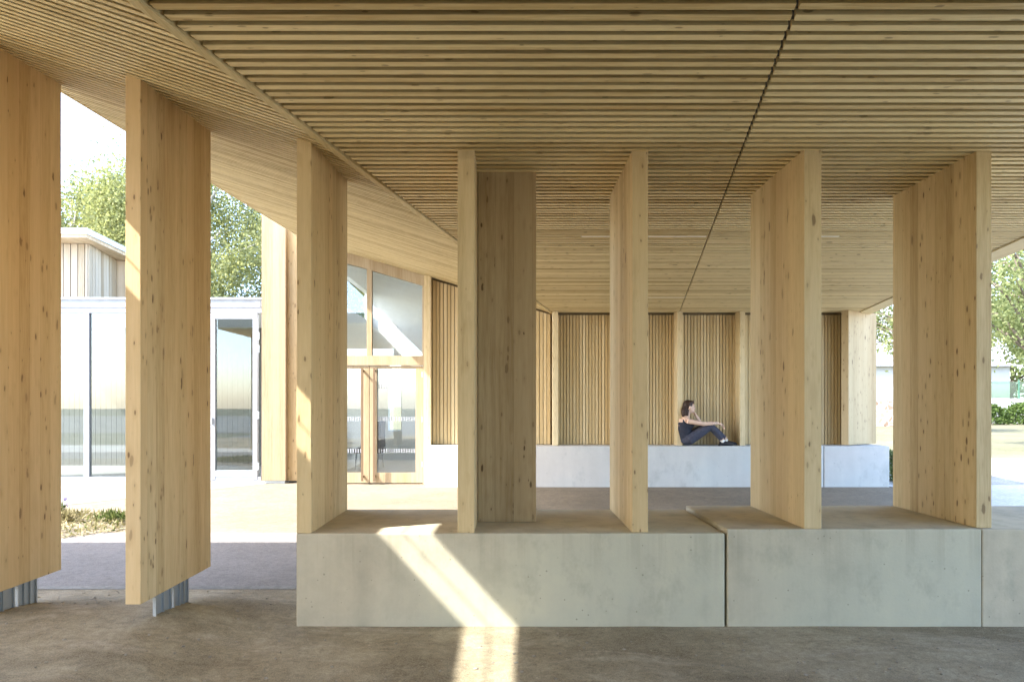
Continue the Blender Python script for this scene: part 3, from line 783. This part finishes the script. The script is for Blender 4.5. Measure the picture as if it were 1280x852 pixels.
M_MESH = glass('green_mesh', (.62, .74, .68), 0.0)
fn = thing('mesh_fence', (40, 53.15, 1.85), 'green wire mesh fence on top of the white garden wall', 'fence')
MB().box(33.0, 60, 53.14, 53.16, 1.87, 3.1).build('mesh_panel', M_MESH, fn)
for k in range(10):
    MB().box(33.0+k*2.5, 33.1+k*2.5, 53.09, 53.135, 1.85, 3.3).build('fence_post', M_GREEN, fn)
def bush(x, y, rx, ry, h, n, seed, label, mat=M_HEDGE, leaf=.2, name='hedge_bush'):
    rr = random.Random(seed); m = MB()
    for _ in range(n):
        a = rr.uniform(0, 6.283); r = rr.random()**.4; zz = rr.random()
        k = math.sqrt(max(0, 1-zz*zz*.8))
        leafquad(m, (x + rx*r*k*math.cos(a), y + ry*r*k*math.sin(a), .02 + h*zz*(1+.18*mnoise.noise(Vector((x+math.cos(a)*3, seed, zz*3))))), leaf, rr, .5, 0, .55)
    o = m.build(name, mat, None, (x, y, 0)); return tag(o, label, 'bush', 'bushes along the garden wall')
for k, (x, h, lab) in enumerate(((31.2, 1.5, 'tangled pale bush at the left end of the low garden wall'), (33.8, 1.35, 'dark green bush in front of the low garden wall, right of the pale one'),
                     (36.6, 1.45, 'rounded dark green bush below the mesh fence at the right edge'), (39.5, 1.4, 'dark hedge bush running out of the right edge'))):
    bush(x, 50.5, 1.7, 1.0, h, 2600, 40+k, lab, M_FAR if k == 0 else M_HEDGE)
bush(8.15, 12.9, .22, .2, .42, 900, 50, 'small green shrub growing in the gravel beside the last fin', M_FAR, .09, 'garden_shrub')['group'] = 'shrubs in the gravel'
bush(7.15, 13.4, .35, .4, .5, 1300, 51, 'low grey-green shrub in the gravel right of the short white bench block', M_FAR, .08, 'garden_shrub')['group'] = 'shrubs in the gravel'

# ------------------------------------------------------------------ the seated woman
def remeshed(name, mb, mat, parent, voxel, smooth=4):
    o = mb.build(name, mat, parent)
    r = o.modifiers.new('r', 'REMESH'); r.mode = 'VOXEL'; r.voxel_size = voxel
    s = o.modifiers.new('s', 'SMOOTH'); s.factor = .5; s.iterations = smooth
    dg = bpy.context.evaluated_depsgraph_get(); dg.update()
    me = bpy.data.meshes.new_from_object(o.evaluated_get(dg))
    o.modifiers.clear(); o.data = me
    if not me.materials: me.materials.append(mat)
    me.polygons.foreach_set('use_smooth', [True]*len(me.polygons))
    return o
M_SKIN = plain('skin', (.70, .48, .36), .55, var=.05, scale=20)
M_TOP = plain('navy_cotton', (.030, .033, .048), .85, var=.3, scale=20)
M_JEAN = plain('slate_denim', (.055, .058, .082), .85, var=.3, scale=30)
M_SHOE = plain('black_canvas', (.022, .022, .026), .7)
M_SOCK = plain('white_sock', (.72, .70, .66), .85)
M_HAIR = plain('brown_hair', (.045, .024, .016), .5, var=.4, scale=40)
M_EYE = plain('dark_eye', (.02, .015, .012), .3)
M_LIP = plain('lips', (.42, .18, .15), .5)
PY = 12.46
pr = thing('person', (3.2, PY, .70), 'dark-haired woman in navy top and jeans sitting on the white bench, hand at her chin', 'person')
m = MB()
P = lambda x, dy, z: (x, PY + dy, z)
HD = Vector((3.158, PY-.005, 1.375))
m.ball(HD, (.088, .074, .108)); m.ball((HD.x+.030, HD.y, HD.z-.052), (.058, .056, .062))
m.ball((HD.x+.078, HD.y, HD.z-.098), (.020, .024, .018))                      # chin
m.tube([(HD.x+.082, HD.y, HD.z+.012), (HD.x+.103, HD.y, HD.z-.022), (HD.x+.090, HD.y, HD.z-.034)], [.008, .013, .010], 8)  # nose
m.ball((HD.x+.076, HD.y, HD.z+.028), (.016, .050, .012))                      # brow
m.ball((HD.x+.086, HD.y, HD.z-.062), (.010, .022, .010))                      # mouth
for s in (-1, 1): m.ball((HD.x-.008, HD.y+s*.076, HD.z-.012), (.020, .010, .032))   # ears
m.tube([P(3.100, 0, 1.17), P(3.115, 0, 1.23), P(3.142, 0, 1.31)], [.060, .050, .050], 12)  # neck
m.tube([P(3.085, -.165, 1.135), P(3.08, -.08, 1.175), P(3.085, 0, 1.19), P(3.08, .08, 1.175), P(3.085, .165, 1.135)], [.047, .050, .056, .050, .047], 12)
m.tube([P(3.085, 0, 1.16), P(3.075, 0, 1.05), P(3.088, 0, .94), P(3.125, 0, .82)], [.10, .115, .105, .115], 14)
# near (right) arm lies over the knee
m.tube([P(3.085, -.168, 1.130), P(3.20, -.178, 1.110), P(3.36, -.175, 1.080)], [.046, .043, .036], 10)
m.tube([P(3.36, -.175, 1.080), P(3.50, -.15, 1.090), P(3.635, -.115, 1.092)], [.037, .034, .023], 10)
m.tube([P(3.625, -.115, 1.092), P(3.668, -.106, 1.082), P(3.700, -.10, 1.066)], [.023, .033, .030], 10, 0, .6)
for i, (dy, L) in enumerate(((-.032, .066), (-.011, .074), (.010, .070), (.030, .056))):
    m.tube([P(3.692, -.10+dy, 1.070), P(3.692+L*.45, -.10+dy*1.15, 1.046), P(3.692+L*.62, -.10+dy*1.2, 1.016), P(3.692+L*.66, -.10+dy*1.2, .990)], [.0095, .009, .0085, .007], 7)
m.tube([P(3.645, -.135, 1.080), P(3.672, -.155, 1.056), P(3.700, -.158, 1.036)], [.012, .010, .008], 7)
# far (left) arm: elbow on the knee, hand under the chin
m.tube([P(3.085, .168, 1.130), P(3.22, .150, 1.090), P(3.375, .105, 1.085)], [.046, .043, .037], 10)
m.tube([P(3.375, .105, 1.085), P(3.33, .07, 1.16), P(3.275, .035, 1.235)], [.037, .033, .023], 10)
m.tube([P(3.278, .035, 1.232), P(3.262, .026, 1.256), P(3.250, .018, 1.274)], [.023, .031, .027], 10, 0, .65)
for i, (dy, L) in enumerate(((-.026, .046), (-.009, .050), (.009, .048), (.026, .040))):
    m.tube([P(3.256, .020+dy, 1.268), P(3.238, .016+dy, 1.268+L*.45), P(3.226, .014+dy, 1.268+L*.72)], [.009, .0085, .007], 7)
m.tube([P(3.262, -.008, 1.252), P(3.250, -.026, 1.268), P(3.240, -.032, 1.288)], [.011, .009, .007], 7)
# legs inside the jeans, bare ankles
legs = [(-.085, -.100, -.085, 3.505, 1.040, 3.715, .790), (.080, .095, .07, 3.52, 1.055, 3.820, .795)]
for a, b, c, kx, kz, ax, az in legs:
    m.tube([P(3.135, a, .80), P((3.135+kx)/2, (a+b)/2, .80+(kz-.80)*.52), P(kx, b, kz)], [.088, .078, .055], 12)
    m.tube([P(kx, b, kz), P(kx+(ax-kx)*.45, (b+c)/2, kz+(az-kz)*.42), P(ax, c, az), P(ax+.006, c, .75)], [.056, .052, .034, .036], 12)
body = remeshed('body', m, M_SKIN, pr, .0055, 3)
m = MB()
m.tube([P(3.092, 0, 1.125), P(3.086, 0, 1.08), P(3.080, 0, .99), P(3.095, 0, .90), P(3.128, 0, .81)], [.098, .124, .120, .112, .122], 16)
m.tube([P(3.07, -.085, 1.16), P(3.075, -.105, 1.09)], [.046, .05], 8); m.tube([P(3.07, .085, 1.16), P(3.075, .105, 1.09)], [.046, .05], 8)
for s in (-1, 1): m.ball(P(3.165, s*.06, 1.045), (.062, .055, .055))
remeshed('tank_top', m, M_TOP, pr, .009, 3)
m = MB()
m.ball(P(3.13, 0, .80), (.125, .165, .096))
for a, b, c, kx, kz, ax, az in legs:
    m.tube([P(3.125, a, .798), P((3.135+kx)/2, (a+b)/2, .80+(kz-.80)*.52), P(kx, b, kz)], [.096, .087, .064], 12)
    ex, ez = kx+(ax-kx)*.93, kz+(az-kz)*.90
    m.tube([P(kx, b, kz), P(kx+(ax-kx)*.45, (b+c)/2, kz+(az-kz)*.42), P(ex, b+(c-b)*.93, ez)], [.064, .060, .046], 12)
remeshed('jeans', m, M_JEAN, pr, .009, 3)
for a, b, c, kx, kz, ax, az in legs:
    m = MB(); m.tube([P(ax-.006, c, az+.012), P(ax, c, az-.03), P(ax+.004, c, .745)], [.040, .041, .044], 12)
    remeshed('sock', m, M_SOCK, pr, .008, 2)
    m = MB()
    m.tube([P(ax-.045, c, .745), P(ax+.02, c, .748), P(ax+.10, c-.004, .736), P(ax+.165, c-.008, .726), P(ax+.195, c-.008, .722)], [.036, .046, .042, .032, .018], 12, 0, .8)
    m.box(ax-.07, ax+.17, c+PY-.036, c+PY+.030, .702, .722)
    remeshed('shoe', m, M_SHOE, pr, .008, 2)
m = MB()
m.ball((HD.x-.022, HD.y, HD.z+.028), (.094, .084, .098)); m.ball((HD.x-.068, HD.y, HD.z-.005), (.058, .074, .085))
m.ball((HD.x+.035, HD.y, HD.z+.078), (.052, .066, .036))
m.tube([(HD.x-.09, HD.y-.02, HD.z-.02), (HD.x-.105, HD.y-.04, HD.z-.08), (HD.x-.10, HD.y-.05, HD.z-.15), (HD.x-.085, HD.y-.05, HD.z-.205)], [.05, .052, .044, .016], 10)
m.tube([(HD.x-.05, HD.y-.05, HD.z-.05), (HD.x-.06, HD.y-.06, HD.z-.12), (HD.x-.05, HD.y-.06, HD.z-.17)], [.035, .035, .014], 8)
remeshed('hair', m, M_HAIR, pr, .008, 2)
for s in (-1, 1):
    MB().ball((HD.x+.0745, HD.y+s*.031, HD.z+.004), (.010, .013, .008), 10, 7).build('eye', M_EYE, pr, smooth=True)
MB().ball((HD.x+.0935, HD.y, HD.z-.062), (.006, .020, .008), 10, 7).build('lips', M_LIP, pr, smooth=True)

# ------------------------------------------------------------------ light, sky, camera
SUND = Vector((.935, .45, -1.0)).normalized()
sun = bpy.data.lights.new('sun', 'SUN'); sun.energy = 2.0; sun.angle = math.radians(.53); sun.color = (1.0, .975, .93)
so = bpy.data.objects.new('sun', sun); COL.objects.link(so)
so.rotation_euler = SUND.to_track_quat('-Z', 'Y').to_euler(); so.location = (-8, -4, 12)
w = bpy.data.worlds.new('World'); S.world = w; w.use_nodes = True
nt = w.node_tree; bg = nt.nodes['Background']
sk = nt.nodes.new('ShaderNodeTexSky'); sk.sky_type = 'NISHITA'; sk.sun_disc = False
sk.sun_elevation = math.asin(-SUND.z); sk.sun_rotation = math.atan2(-SUND.x, -SUND.y) % (2*math.pi)
sk.dust_density = 1.4; sk.air_density = .8; sk.ozone_density = 1.0
nt.links.new(sk.outputs[0], bg.inputs[0]); bg.inputs[1].default_value = .15

cam = bpy.data.cameras.new('camera'); co_ = bpy.data.objects.new('camera', cam); COL.objects.link(co_)
co_.location = (0, 0, EYE); co_.rotation_euler = (math.radians(90), 0, 0)
cam.sensor_fit = 'HORIZONTAL'; cam.sensor_width = 36.0; cam.lens = 36.0*F/1280
cam.shift_x = (640-CX)/1280; cam.shift_y = (HY-426)/1280
cam.clip_start = .05; cam.clip_end = 1500
S.camera = co_
S.view_settings.view_transform = 'Standard'; S.view_settings.look = 'None'
S.view_settings.exposure = 3.03; S.view_settings.gamma = 1.0; S.view_settings.use_curve_mapping = False
S.cycles.use_denoising = True; S.cycles.denoising_prefilter = "ACCURATE"
S.cycles.max_bounces = 12; S.cycles.diffuse_bounces = 6; S.cycles.transparent_max_bounces = 16
